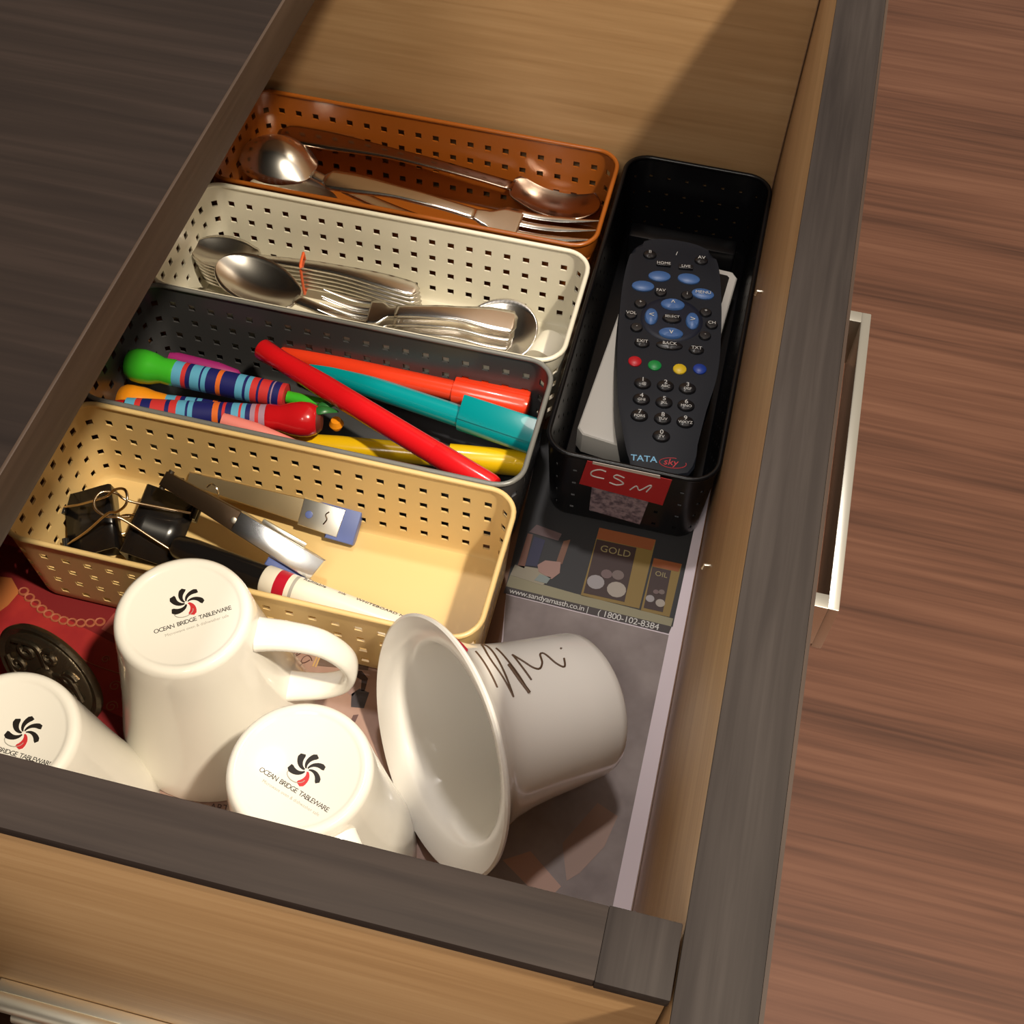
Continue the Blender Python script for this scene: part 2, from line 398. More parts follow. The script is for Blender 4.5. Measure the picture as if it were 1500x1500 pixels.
# ------------------------------------------------------------------ drawer liners: newspaper, magazine page, red card
def sheet(name, pts, z, m, parent=None, t=0.00012):
    return prism(name, pts, z, z + t, m, parent)
NEWS = mat('newsprint_margin', (0.70, 0.62, 0.68), 0.7)
np_ = thing('newspaper_page', 'newspaper page lining the drawer, with an advertisement and a wide pale margin', 'newspaper', (0, 0, 0))
sheet('page', [(-0.0715, 0.004), (-0.0006, 0.004), (-0.0006, 0.36), (-0.1045, 0.36), (-0.0985, 0.2484), (-0.0933, 0.2164)], 0.0001, NEWS, np_)
ph = sheet('photo_print', [(-0.0705, 0.006), (-0.0098, 0.006), (-0.0080, 0.2410), (-0.0978, 0.2435), (-0.0925, 0.2164)], 0.00022,
    mat('grey_photo_print', (0.19, 0.155, 0.155), 0.7, col2=(0.34, 0.295, 0.285), vscale=(22, 22, 22), lo=0.3, hi=0.7), np_); ph['label'] = 'blurry grey-brown photograph'
ad = sheet('advert_print', [(-0.0990, 0.2485), (-0.0068, 0.2465), (-0.0048, 0.36), (-0.1040, 0.36)], 0.00022, flat('dark_advert_print', (0.030, 0.030, 0.032)), np_); ad['label'] = 'dark advertisement panel'
st = sheet('cream_band', [(-0.0990, 0.2480), (-0.0078, 0.2460), (-0.0074, 0.2515), (-0.0620, 0.2535), (-0.0985, 0.2560)], 0.00034, flat('cream_print', (0.27, 0.25, 0.16)), np_)
br = sheet('black_text_bar', [(-0.0992, 0.2440), (-0.0082, 0.2418), (-0.0074, 0.2464), (-0.0990, 0.2484)], 0.00046, flat('dark_bar_print', (0.055, 0.045, 0.045)), np_)
text('lettering', 'www.sandyamasth.co.in |', 0.0047, LETTER, np_, M(-0.0965, 0.2462, 0.0006, -1.3), width=0.93)
text('lettering', '( 1800-102-8384', 0.0054, LETTER, np_, M(-0.0475, 0.2448, 0.0006, -1.3), width=0.93)
def adbox(x0, y0, x1, y1, side, word, s):
    g = sheet('gold_box_print', [(x0, y0), (x1, y0), (x1 + 0.001, y1), (x0 + 0.001, y1)], 0.00034, flat('gold_box_print', (0.23, 0.155, 0.045)), np_)
    o_ = sheet('orange_lid_print', [(x0 + 0.001, y1 - 0.0075 * s), (x1, y1 - 0.0075 * s), (x1 + 0.001, y1), (x0 + 0.001, y1)], 0.00046, flat('orange_lid_print', (0.28, 0.085, 0.03)), np_)
    f = sheet('dark_face_print', [(x0 + 0.0012, y0 + 0.002), (x1 - side, y0 + 0.002), (x1 - side, y1 - 0.008 * s), (x0 + 0.0012, y1 - 0.008 * s)], 0.00046, flat('dark_face_print', (0.05, 0.03, 0.028)), np_)
    wd = x1 - side - x0
    for k, (px, py, rr, c) in enumerate(((0.22, 0.16, 0.20, (0.32, 0.30, 0.31)), (0.72, 0.12, 0.22, (0.36, 0.32, 0.28)), (0.42, 0.30, 0.13, (0.16, 0.11, 0.11)), (0.68, 0.32, 0.14, (0.17, 0.13, 0.12)))):
        cx, cy = x0 + wd * px + 0.001, y0 + 0.003 + (y1 - y0) * py
        pts = [(cx + wd * rr * math.cos(a), cy + wd * rr * 0.95 * math.sin(a)) for a in [2 * PI * j / 14 for j in range(14)]]
        sheet('figure_print', pts, 0.00058 + 0.00012 * (k > 1), flat('figure_print', c), np_)
    text('lettering', word, 0.0062 * s, flat('gold_letter_print', (0.30, 0.25, 0.12)), np_, M(x0 + 0.001 + wd / 2, y1 - 0.0135 * s, 0.0007), align='CENTER')
adbox(-0.0585, 0.2530, -0.0262, 0.2990, 0.0085, 'GOLD', 1.0)
adbox(-0.0252, 0.2520, -0.0095, 0.2868, 0.0040, 'OIL', 0.72)
for pts, c, z in (([(-0.0985, 0.2560), (-0.0800, 0.2540), (-0.0760, 0.2600), (-0.0835, 0.2640), (-0.0975, 0.2630)], (0.30, 0.27, 0.20), 0.00046),
                  ([(-0.0960, 0.2630), (-0.0920, 0.2620), (-0.0925, 0.2850), (-0.0955, 0.2850)], (0.17, 0.075, 0.05), 0.00046),
                  ([(-0.0920, 0.2640), (-0.0855, 0.2650), (-0.0850, 0.2830), (-0.0915, 0.2840)], (0.035, 0.035, 0.075), 0.00046),
                  ([(-0.0950, 0.2860), (-0.0780, 0.2845), (-0.0770, 0.2895), (-0.0920, 0.2920)], (0.13, 0.085, 0.085), 0.00046),
                  ([(-0.0760, 0.2700), (-0.0725, 0.2700), (-0.0715, 0.2870), (-0.0750, 0.2850)], (0.18, 0.09, 0.06), 0.00046),
                  ([(-0.0840, 0.2620), (-0.0760, 0.2590), (-0.0725, 0.2640), (-0.0735, 0.2710), (-0.0820, 0.2700), (-0.0855, 0.2660)], (0.33, 0.20, 0.17), 0.00058),
                  ([(-0.0850, 0.2560), (-0.0780, 0.2555), (-0.0765, 0.2600), (-0.0830, 0.2605)], (0.22, 0.26, 0.25), 0.00058)):
    sheet('figure_print', pts, z, flat('advert_figure_print', c), np_)
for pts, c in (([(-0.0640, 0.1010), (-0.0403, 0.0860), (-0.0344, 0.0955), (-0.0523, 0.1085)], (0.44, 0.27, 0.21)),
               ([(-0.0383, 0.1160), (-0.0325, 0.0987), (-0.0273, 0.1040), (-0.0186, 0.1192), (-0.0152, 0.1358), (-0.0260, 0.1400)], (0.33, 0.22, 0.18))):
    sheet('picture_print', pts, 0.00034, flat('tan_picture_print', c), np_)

mg = thing('magazine_page', 'pinkish-brown magazine page with a small dark figure, lying between the mugs', 'magazine page', (0, 0, 0))
sheet('page', [(-0.2440, 0.010), (-0.0800, 0.010), (-0.0990, 0.200), (-0.2300, 0.205)], 0.0001, mat('pinkish_page', (0.29, 0.17, 0.135), 0.6, col2=(0.36, 0.235, 0.19), vscale=(25, 25, 25)), mg)
for pts, c in (([(-0.1655, 0.1735), (-0.1635, 0.1790), (-0.1590, 0.1800), (-0.1545, 0.1765), (-0.1540, 0.1690), (-0.1560, 0.1690), (-0.1575, 0.1750), (-0.1610, 0.1760), (-0.1635, 0.1700)], (0.035, 0.018, 0.018)),
               ([(-0.1625, 0.1660), (-0.1590, 0.1750), (-0.1570, 0.1735), (-0.1590, 0.1650)], (0.28, 0.19, 0.18)),
               ([(-0.1600, 0.1660), (-0.1580, 0.1590), (-0.1515, 0.1600), (-0.1515, 0.1690), (-0.1570, 0.1700)], (0.045, 0.040, 0.050)),
               ([(-0.1560, 0.1500), (-0.1535, 0.1500), (-0.1530, 0.1560), (-0.1555, 0.1550)], (0.10, 0.05, 0.045)),
               ([(-0.1820, 0.1770), (-0.1560, 0.1810), (-0.1570, 0.1950), (-0.1830, 0.1930)], (0.13, 0.085, 0.065))):
    sheet('figure_print', pts, 0.00022, flat('dark_figure_print', c), mg)
for dx in (0, 0.0015): sheet('gold_rule', [(-0.1846 + dx, 0.176), (-0.1839 + dx, 0.176), (-0.1829 + dx, 0.196), (-0.1836 + dx, 0.196)], 0.00034, flat('gold_rule_print', (0.50, 0.32, 0.12)), mg)
for i, (x, y, a) in enumerate(((-0.203, 0.186, 30), (-0.199, 0.180, -20), (-0.196, 0.187, 70), (-0.192, 0.182, 10), (-0.189, 0.188, -60), (-0.188, 0.179, 40))):
    c = [(x + 0.003 * math.cos(t * 0.55 + math.radians(a)), y + 0.0024 * math.sin(t * 0.8), 0.0003) for t in range(9)]
    tube('ornament_print', smooth_path(c, 3), 0.0003, flat('dark_brown_print', (0.10, 0.05, 0.04)), mg, seg=5)

text('lettering', 'ART', 0.0050, flat('dark_brown_lettering', (0.06, 0.03, 0.03)), mg, M(-0.2075, 0.0915, 0.0004, 8), extrude=0.00003)

rc = thing('red_card', 'crimson printed card with gold ornaments lying under the mugs at the left', 'card', (0, 0, 0))
sheet('page', [(-0.4300, 0.020), (-0.2455, 0.012), (-0.2490, 0.100), (-0.2570, 0.2050), (-0.4300, 0.2150)], 0.00026, mat('crimson_card', (0.27, 0.012, 0.016), 0.5, col2=(0.37, 0.025, 0.02), vscale=(30, 30, 30)), rc)
dd = sheet('dark_red_band', [(-0.3560, 0.1790), (-0.2585, 0.1560), (-0.2580, 0.2000), (-0.3900, 0.2060)], 0.00038, flat('dark_red_print', (0.17, 0.010, 0.012)), rc)
sheet('dark_red_band', [(-0.2980, 0.1300), (-0.2560, 0.1230), (-0.2530, 0.0950), (-0.2800, 0.0950), (-0.3000, 0.1150)], 0.00038, flat('maroon_print', (0.16, 0.008, 0.010)), rc)
of = sheet('orange_flower_print', [(-0.3900, 0.150), (-0.3600, 0.1560), (-0.3520, 0.1700), (-0.3500, 0.1790), (-0.3580, 0.1860), (-0.3750, 0.1840), (-0.3900, 0.180)], 0.0005, flat('orange_flower_print', (0.50, 0.16, 0.045)), rc)
GOLDP = flat('faded_gold_print', (0.36, 0.105, 0.05))
for i in range(11):
    t = i / 10; x = -0.3480 + 0.047 * t; y = 0.1800 - 0.010 * math.sin(t * 2.6) - 0.002 * t
    tube('ornament_print', [(x + 0.0024 * math.cos(a), y + 0.0021 * math.sin(a), 0.0006) for a in [2 * PI * k / 12 for k in range(12)]], 0.0006, GOLDP, rc, seg=5, closed=True)
sheet('emblem_print', [(-0.2985, 0.1690), (-0.2860, 0.1660), (-0.2840, 0.1760), (-0.2960, 0.1800)], 0.0005, flat('rose_print', (0.30, 0.06, 0.05)), rc)
for k, (x, y, s) in enumerate(((-0.3215, 0.1560, 1.2), (-0.2850, 0.1610, 0.9), (-0.2890, 0.1530, 0.9), (-0.2780, 0.1400, 1.3), (-0.2750, 0.1290, 1.3))):
    c = [(x + 0.0025 * s * (1 - t / 14) * math.cos(t * 0.9), y + 0.0025 * s * (1 - t / 14) * math.sin(t * 0.9), 0.0005) for t in range(11)]
    tube('ornament_print', smooth_path(c, 3), 0.00035, GOLDP, rc, seg=5)
tube('ornament_print', smooth_path([(-0.312, 0.1545, 0.0005), (-0.300, 0.1500, 0.0005), (-0.289, 0.1480, 0.0005), (-0.275, 0.1470, 0.0005)], 5), 0.0003, GOLDP, rc, seg=5)

# ------------------------------------------------------------------ mugs
def petal(a0, Rr, w, par, m, z, mtx, s0=0.12, curl=0.9):
    """one comma-shaped blade of the pinwheel"""
    L, Rt = [], []
    for i in range(9):
        t = i / 8; r = Rr * (s0 + (1 - s0) * t); a = a0 + curl * t * 1.1
        wd = w * (0.25 + 1.0 * t) * (1 if t < 0.99 else 0.62)
        c = Vector((r * math.cos(a), r * math.sin(a), 0)); n = Vector((-math.sin(a + 0.5 * (1 if curl > 0 else -1)), math.cos(a + 0.5 * (1 if curl > 0 else -1)), 0))
        L.append(c + n * wd); Rt.append(c - n * wd)
    pts = Rt + L[::-1]
    return prism('logo_blade', [(p.x, p.y) for p in pts], z, z + 0.00012, m, par, mtx=mtx)
def mug_logo(par, z, ang, lx, ly):
    """printed pinwheel and maker's name on the foot of a mug; ang = direction of the lettering"""
    base = M(lx, ly, 0, ang)
    for k, a in enumerate((196, 136, 86, 36, -18)):
        petal(math.radians(a + 57), 0.0074, (0.0014, 0.0014, 0.0012, 0.0011, 0.0011)[k], par, INK, z, base @ M(0, 0.0065, 0), curl=-0.9)
    petal(math.radians(-85 + 57), 0.0068, 0.0015, par, INKR, z, base @ M(0, 0.0065, 0), curl=-0.9)
    tube('logo_ring', [base @ Vector((-0.0022 + 0.0042 * math.cos(a), 0.0025 + 0.0028 * math.sin(a), z)) for a in [PI + PI * k / 10 for k in range(11)]], 0.00022, INKG, par, seg=5)
    text('lettering', 'OCEAN  BRIDGE  TABLEWARE', 0.0030, INK, par, base @ M(0.0005, -0.0030, z), align='CENTER', width=0.82, extrude=0.00004)
    text('lettering', 'Microwave oven & dishwasher safe', 0.0020, INKG, par, base @ M(0.0015, -0.0065, z), align='CENTER', extrude=0.00004)
MUGP = [(0, .0012), (.0240, .0012), (.0252, .0006), (.0262, 0), (.0282, 0), (.0298, .0012), (.0306, .0040), (.0320, .015), (.0350, .035), (.0380, .055), (.0408, .072), (.0432, .085), (.0448, .0945),
        (.0446, .0955), (.0434, .0955), (.0412, .085), (.0388, .072), (.0360, .055), (.0330, .035), (.0298, .015), (.027, .007), (.020, .0055), (0, .005)]
def mug(label, x, y, lang, lx, ly, hang, h=0.0955, shade=CERAMIC, wide=0.0):
    g = thing('mug', label, 'mug', (x, y, 0.0007), group='white mugs standing upside down')
    flip = Matrix.Translation((0, 0, h)) @ Matrix.Rotation(PI, 4, 'X')
    lathe('mug_body', [(a_r * (1 + wide * (a_z / 0.0955) ** 1.3), a_z * (h / 0.0955 if a_z > 0.01 else 1)) for a_r, a_z in MUGP], shade, g, 72, mtx=flip)
    # band handle: starts near the foot, loops out and returns lower down
    a = math.radians(hang); d = Vector((math.cos(a), math.sin(a), 0))
    P = []
    for rr, z in ((0.0312, 0.0850), (0.045, 0.0850), (0.059, 0.0810), (0.0685, 0.0700), (0.0715, 0.0580), (0.0680, 0.0460), (0.0580, 0.0385), (0.0460, 0.0360), (0.0350, 0.0350)):
        P.append(d * rr + Vector((0, 0, z)))
    side = d.cross(Vector((0, 0, 1)))
    SP = smooth_path(P, 6)
    V, F = [], []; n = 16
    for i, p in enumerate(SP):
        t = (SP[min(i + 1, len(SP) - 1)] - SP[max(0, i - 1)]).normalized(); u = side.cross(t).normalized()
        k_ = abs(i / (len(SP) - 1) - 0.5) * 2; wd = 0.0066 + 0.0022 * k_ ** 3; th = 0.0030 + 0.0012 * k_ ** 4
        for k in range(n):
            b_ = 2 * PI * k / n; ca, sa = math.cos(b_), math.sin(b_)
            V.append(p + side * (wd * math.copysign(abs(ca) ** 0.8, ca)) + u * (th * math.copysign(abs(sa) ** 0.9, sa)))
    for i in range(len(SP) - 1):
        for k in range(n): F.append((i * n + k, i * n + (k + 1) % n, (i + 1) * n + (k + 1) % n, (i + 1) * n + k))
    F.append(tuple(range(n))[::-1]); F.append(tuple((len(SP) - 1) * n + k for k in range(n)))
    link_mesh('mug_handle', V, F, shade, g, angle=1.2)
    mug_logo(g, h - 0.00115, lang, lx, ly)
    return g
mug('white upside-down mug with its handle over the rim of the yellow basket', -0.2210, 0.1396, 35.8, 0.0030, 0.0010, 10, h=0.0990, wide=0.07)
mug('white upside-down mug in front, touching the rim of the tipped cup', -0.1482, 0.0852, -17, 0.0010, -0.0060, -44)
mug('white upside-down mug cut by the near drawer side, beside the bronze disc', -0.2712, 0.0688, -2, 0.0065, -0.0034, -38)

# tipped cup with a wide flared rim
a_ = Vector((0.731633811898025, 0.6090653341336366, -0.30618847797434695)); Cm = Vector((-0.10152, 0.12394, 0.0601)); Lh = 0.083
Cb = Cm + a_ * Lh
ux = Vector((0.6397940597825472, -0.7685463948695396, 0)); vx = Vector((-0.23532005089777577, -0.19589756938184646, -0.9519709112970589))
cm_ = Matrix((ux, vx, -a_)).transposed().to_4x4(); cm_.translation = Cb
cup = thing('flared_cup', 'white cup with a wide flared rim tipped on the newspaper, brown scribbles on it', 'cup', (0, 0, 0)); cup.matrix_world = cm_
# local frame: z from the foot to the mouth; (ux, vx, -a) is right- or left-handed, keep lathe symmetric
CUPP = [(0, .0015), (.0265, .0015), (.0280, .0004), (.0295, 0), (.0322, .0003), (.0342, .0022), (.0354, .0060), (.0364, .0200), (.0376, .0360), (.0392, .0490), (.0418, .0600), (.0458, .0685), (.0512, .0750), (.0592, .0808),
        (.0603, .0818), (.0605, .0830), (.0592, .0836), (.0550, .0824), (.0505, .0804), (.0478, .0790), (.0464, .0776), (.0448, .0742), (.0420, .0660), (.0390, .0560), (.0368, .0420), (.0352, .0220), (.0330, .0090), (.0290, .0060), (0, .0050)]
lathe('cup_body', CUPP, CERAMIC2, cup, 96)
pz = [c[1] for c in CUPP[5:14]]; pr = [c[0] for c in CUPP[5:14]]
def rad_at(z):
    for i in range(len(pz) - 1):
        if pz[i] <= z <= pz[i + 1]: return pr[i] + (pr[i + 1] - pr[i]) * (z - pz[i]) / (pz[i + 1] - pz[i])
    return pr[-1]
def on_cup(s, ph, lift=0.0001):
    r = rad_at(s) + lift; a = math.radians(ph); return Vector((r * math.cos(a), r * math.sin(a), s))
def scribble(pts, r=0.0005, m=INKB):
    P = smooth_path([(s, ph / 1000.0, 0) for s, ph in pts], 6)
    tube('scribble_print', [on_cup(p.x, p.y * 1000.0) for p in P], r, m, cup, seg=6)
scribble([(0.0660, -116), (0.0672, -101.9), (0.0682, -86.5)])
scribble([(0.0551, -134), (0.0610, -110.1), (0.0613, -91.8), (0.0609, -80.2)])
scribble([(0.0551, -134), (0.0540, -130), (0.0581, -102.7), (0.0609, -80.2)])
scribble([(0.0512, -125), (0.0524, -107.8), (0.0521, -93.1), (0.0513, -81.1)])
scribble([(0.0536, -104), (0.0532, -92), (0.0513, -81.1)], 0.0009)
scribble([(0.0472, -114.3), (0.0476, -101.6), (0.0470, -89.7)])
scribble([(0.0472, -114.3), (0.0448, -105.4), (0.0424, -99.0), (0.0394, -97.2), (0.0361, -102.0), (0.0339, -110.0), (0.0316, -110.3), (0.0298, -99.5), (0.0267, -94.6), (0.0240, -101.9)])
scribble([(0.0214, -113), (0.0210, -112)], 0.0006)
for p0_, p1_ in ((-124, -108), (80, 102)):
    tube('red_dash_print', [on_cup(0.0745 + 0.001 * t, p0_ + (p1_ - p0_) * t, 0.0002) for t in (0, 0.33, 0.66, 1)], 0.0009, flat('crimson_print', (0.35, 0.01, 0.03)), cup, seg=6)

# ------------------------------------------------------------------ carved bronze disc
md = thing('carved_disc', 'dark carved bronze disc leaning behind the left mug', 'ornament', (-0.3020, 0.1290, 0.0178))
xd = Vector((0.860, -0.35, -0.36)).normalized(); nn = Vector((-0.15, -0.80, 0.62)); nn = (nn - xd * nn.dot(xd)).normalized(); yd = nn.cross(xd)
mm = Matrix((xd, yd, nn)).transposed().to_4x4(); mm.translation = (-0.3020, 0.1300, 0.0215); md.matrix_world = mm
o = lathe('disc_body', [(0, -0.0035), (0.028, -0.0035), (0.0312, -0.0015), (0.0316, 0.0010), (0.0300, 0.0030), (0.0270, 0.0022), (0.0255, 0.0030), (0, 0.0055)], BRONZE, md, 64, mtx=Matrix.Scale(0.62, 4, (0, 1, 0)))
for k in range(7):
    a = k * 2 * PI / 7
    c = [(0.0165 * math.cos(a) + 0.0052 * (1 - t / 12) * math.cos(a + t * 0.8), (0.0165 * math.sin(a) + 0.0052 * (1 - t / 12) * math.sin(a + t * 0.8)) * 0.64, 0.0046) for t in range(10)]
    tube('carved_scroll', smooth_path(c, 3), 0.0014, BRONZE, md, seg=6)
for c in ([(-0.024, 0.004), (-0.012, 0.010), (0.0, 0.004), (0.010, 0.009), (0.022, 0.004)], [(-0.022, -0.005), (-0.010, -0.011), (0.002, -0.006), (0.014, -0.011), (0.024, -0.003)]):
    tube('carved_scroll', smooth_path([(x, y, 0.0048) for x, y in c], 6), 0.0013, BRONZE, md, seg=6)
lathe('boss', [(0.006, 0.004), (0.0052, 0.0065), (0.003, 0.0078), (0, 0.0082)], BRONZE, md, 20)

# ------------------------------------------------------------------ white remote under the dark one, and the dark one
wr = thing('white_device', 'flat white device with a dark display, lying under the dark remote', 'device', (0, 0, 0))
WPL = mat('ivory_plastic', (0.60, 0.57, 0.52), 0.35)
wf = frame((-0.0827, 0.3470, 0.0036), (0.060, 0.998, 0.0))
# local x runs away from the viewer, y to the left
prism('shell', [(0.004, -0.0640), (0.152, -0.0640), (0.1565, -0.0600), (0.1565, -0.004), (0.1525, 0.0), (0.004, 0.0), (0.0, -0.004), (-0.004, -0.060)], 0, 0.0165, WPL, wr, bev=0.0020, mtx=wf)
prism('display', [(0.090, -0.0590), (0.150, -0.0590), (0.1515, -0.0575), (0.1515, -0.0065), (0.150, -0.005), (0.090, -0.005)], 0.0162, 0.0168, flat('dark_display', (0.012, 0.012, 0.012), 0.15), wr, mtx=wf)
tube('seam_line', [wf @ Vector((0.004, -0.030, 0.0166)), wf @ Vector((0.088, -0.012, 0.0166))], 0.00025, INKG, wr, seg=5)
tag(box('black_case', (-0.0830, 0.5065, 0.0030), (-0.0141, 0.5199, 0.0276), P_BLACK, None, 0.002), 'small black case behind the top of the dark remote', 'case')

rm = thing('dark_remote', 'charcoal remote control with blue oval buttons, lying in the black basket', 'remote control', (-0.0290, 0.3077, 0.0270), Matrix.Rotation(math.radians(97.95 - 90), 3, 'Z'))
OUT = [(-0.0132, 0.0003), (0.0141, 0.0025), (0.0182, 0.0228), (0.0227, 0.0475), (0.0275, 0.0682), (0.0296, 0.0850), (0.0304, 0.1050), (0.0306, 0.1272), (0.0297, 0.1500), (0.0280, 0.1640), (0.0245, 0.1720), (0.0170, 0.1775), (0.0080, 0.1800), (-0.0040, 0.1808), (-0.0140, 0.1788), (-0.0225, 0.1720),
       (-0.0260, 0.1600), (-0.0282, 0.1400), (-0.0290, 0.1180), (-0.0290, 0.0980), (-0.0284, 0.0780), (-0.0265, 0.0500), (-0.0217, 0.0226), (-0.0180, 0.0080)]
OUT2 = [(p.x, p.y) for p in smooth_path([(x, y, 0) for x, y in OUT], 3, closed=True)]
prism('shell', OUT2, 0.0, 0.0215, REMOTE, rm, bev=0.0030)
ZT = 0.0215
def oval(x, y, rx, ry, m, h=0.0016, nm='button', rot=0.0, n=20):
    P = [(1.0, 0), (0.97, h * 0.6), (0.82, h * 0.95), (0, h * 1.05)]
    V, F = [], []; n_ = n
    R2 = Matrix.Rotation(math.radians(rot), 2)
    for s, z in P[:-1]:
        for k in range(n_):
            a = 2 * PI * k / n_; v = R2 @ Vector((rx * s * math.cos(a), ry * s * math.sin(a)))
            V.append((x + v.x, y + v.y, ZT + z - 0.0002))
    V.append((x, y, ZT + h))
    for i in range(2):
        for k in range(n_): F.append((i * n_ + k, i * n_ + (k + 1) % n_, (i + 1) * n_ + (k + 1) % n_, (i + 1) * n_ + k))
    for k in range(n_): F.append((2 * n_ + k, 2 * n_ + (k + 1) % n_, 3 * n_))
    return link_mesh(nm, V, F, m, rm)
def btext(btn, x, y, s, size, z=ZT + 0.0019, m=LETTER, par=None):
    text('lettering', s, size, m, par or btn, M(x, y, z), align='CENTER', extrude=0.00003)
oval(0.0016, 0.1138, 0.0185, 0.0175, RPAD, 0.0007, 'navigation_pad', n=40)
for (x, y, s) in ((-0.0132, 0.1655, 'II'), (0.0180, 0.1645, 'AV')):
    b = oval(x, y, 0.0042, 0.0036, RUBBER); btext(b, x, y + 0.0012, s, 0.0036)
text('lettering', '/', 0.0045, LETTER, rm, M(0.0025, 0.169, ZT + 0.0001), extrude=0.00003)
for (x, y, s) in ((-0.0046, 0.1585, 'HOME'), (0.0088, 0.1575, 'LIVE')):
    b = box('button', (x - 0.0044, y - 0.0018, ZT - 0.0002), (x + 0.0044, y + 0.0016, ZT + 0.0014), RUBBER, rm, 0.0005); btext(b, x, y, s, 0.0030, ZT + 0.00145)
for (x, y, r_, s) in ((-0.0067, 0.1480, -4, ''), (0.0108, 0.1480, 4, ''), (-0.0162, 0.1385, -2, ''), (0.0194, 0.1365, 6, 'MENU')):
    b = oval(x, y, 0.0068, 0.0043, RBLUE, rot=-r_); b['label'] = 'blue oval button'
    if s: btext(b, x, y, s, 0.0034)
for (x, y, s) in ((-0.0056, 0.1347, 'FAV'), (0.0100, 0.1340, 'i'), (-0.0172, 0.1238, '+'), (-0.0222, 0.1142, 'VOL'), (-0.0186, 0.1045, '-'), (0.0212, 0.1215, '+'), (0.0248, 0.1122, 'CH'), (0.0210, 0.1030, '-')):
    b = oval(x, y, 0.0037, 0.0035, RUBBER); btext(b, x, y + 0.0004, s, 0.0032)
for (x, y, rx, ry, s) in ((0.0018, 0.1252, 0.0072, 0.0046, '^'), (0.0014, 0.1022, 0.0072, 0.0042, 'v'), (-0.0104, 0.1140, 0.0040, 0.0066, '<'), (0.0136, 0.1134, 0.0040, 0.0066, '>')):
    b = oval(x, y, rx, ry, RBLUE, 0.0022); b['label'] = 'blue arrow button'; btext(b, x, y, s, 0.0058, ZT + 0.0025)
b = oval(0.0016, 0.1137, 0.0058, 0.0040, RUBBER, 0.0022); btext(b, 0.0016, 0.1140, 'SELECT', 0.0026, ZT + 0.0025)
for (x, y, rx, s) in ((-0.0149, 0.0928, 0.0045, 'EXIT'), (0.0008, 0.0930, 0.0078, 'BACK'), (0.0163, 0.0915, 0.0045, 'TXT')):
    b = oval(x, y, rx, 0.0035, RUBBER); btext(b, x, y + 0.0003, s, 0.0032)
for (x, y, c) in ((-0.0183, 0.0785, (0.55, 0.01, 0.02)), (-0.0070, 0.0768, (0.01, 0.27, 0.06)), (0.0072, 0.0758, (0.72, 0.50, 0.02)), (0.0185, 0.0772, (0.012, 0.045, 0.30))):
    oval(x, y, 0.0039, 0.0038, mat('colour_key', c, 0.4), 0.0014)
NUM = ((-0.0133, 0.0625), (-0.0005, 0.0621), (0.0118, 0.0618), (-0.0135, 0.0508), (-0.0009, 0.0500), (0.0113, 0.0493), (-0.0141, 0.0390), (-0.0013, 0.0384), (0.0111, 0.0375), (-0.0016, 0.0261))
SUB = ('-.@', 'ABC', 'DEF', 'GHI', 'JKL', 'MNO', 'PQRS', 'TUV', 'WXYZ', 'TV')
for i, (x, y) in enumerate(NUM):
    b = oval(x, y, 0.0049, 0.0041, RUBBER, 0.0018)
    btext(b, x, y + 0.0018, str((i + 1) % 10), 0.0042, ZT + 0.0019); btext(b, x, y - 0.0012, SUB[i], 0.0026, ZT + 0.0019)
text('lettering', 'TATA', 0.0056, LBLUE, rm, M(-0.0175, 0.0098, ZT + 0.0001), extrude=0.00004, off=0.00006)
text('lettering', 'sky', 0.0060, LRED, rm, M(0.0000, 0.0092, ZT + 0.0001), extrude=0.00004, shear=0.2)
tube('logo_swoosh', [(0.0052 + 0.0072 * math.cos(a), 0.0088 + 0.0034 * math.sin(a), ZT + 0.0001) for a in [math.radians(75 + 300 * k / 24) for k in range(25)]], 0.0002, LRED, rm, seg=5)

# ------------------------------------------------------------------ cutlery
def wprof(t, tab):
    for i in range(len(tab) - 1):
        if t <= tab[i + 1][0]:
            u = (t - tab[i][0]) / (tab[i + 1][0] - tab[i][0]); u = u * u * (3 - 2 * u)
            return tab[i][1] + (tab[i + 1][1] - tab[i][1]) * u
    return tab[-1][1]
def strip(name, L0, L1, wt, zt, m, par, nx=24, ny=9, th=0.0012, crown=0.0004, cup=None):
    """a lofted metal strip along x; wt(x) half width, zt(x) height, cup(x, v) extra height across"""
    V, F = [], []
    for i in range(nx + 1):
        x = L0 + (L1 - L0) * i / nx; w_ = max(wt(x), 0.00005)
        for j in range(ny):
            v = -1 + 2 * j / (ny - 1)
            V.append((x, w_ * v, zt(x) + (cup(x, v) if cup else crown * (1 - v * v))))
    for i in range(nx):
        for j in range(ny - 1): F.append((i * ny + j, (i + 1) * ny + j, (i + 1) * ny + j + 1, i * ny + j + 1))
    o = link_mesh(name, V, F, m, par, angle=1.2)
    s = o.modifiers.new('thickness', 'SOLIDIFY'); s.thickness = th; s.offset = 0
    return o
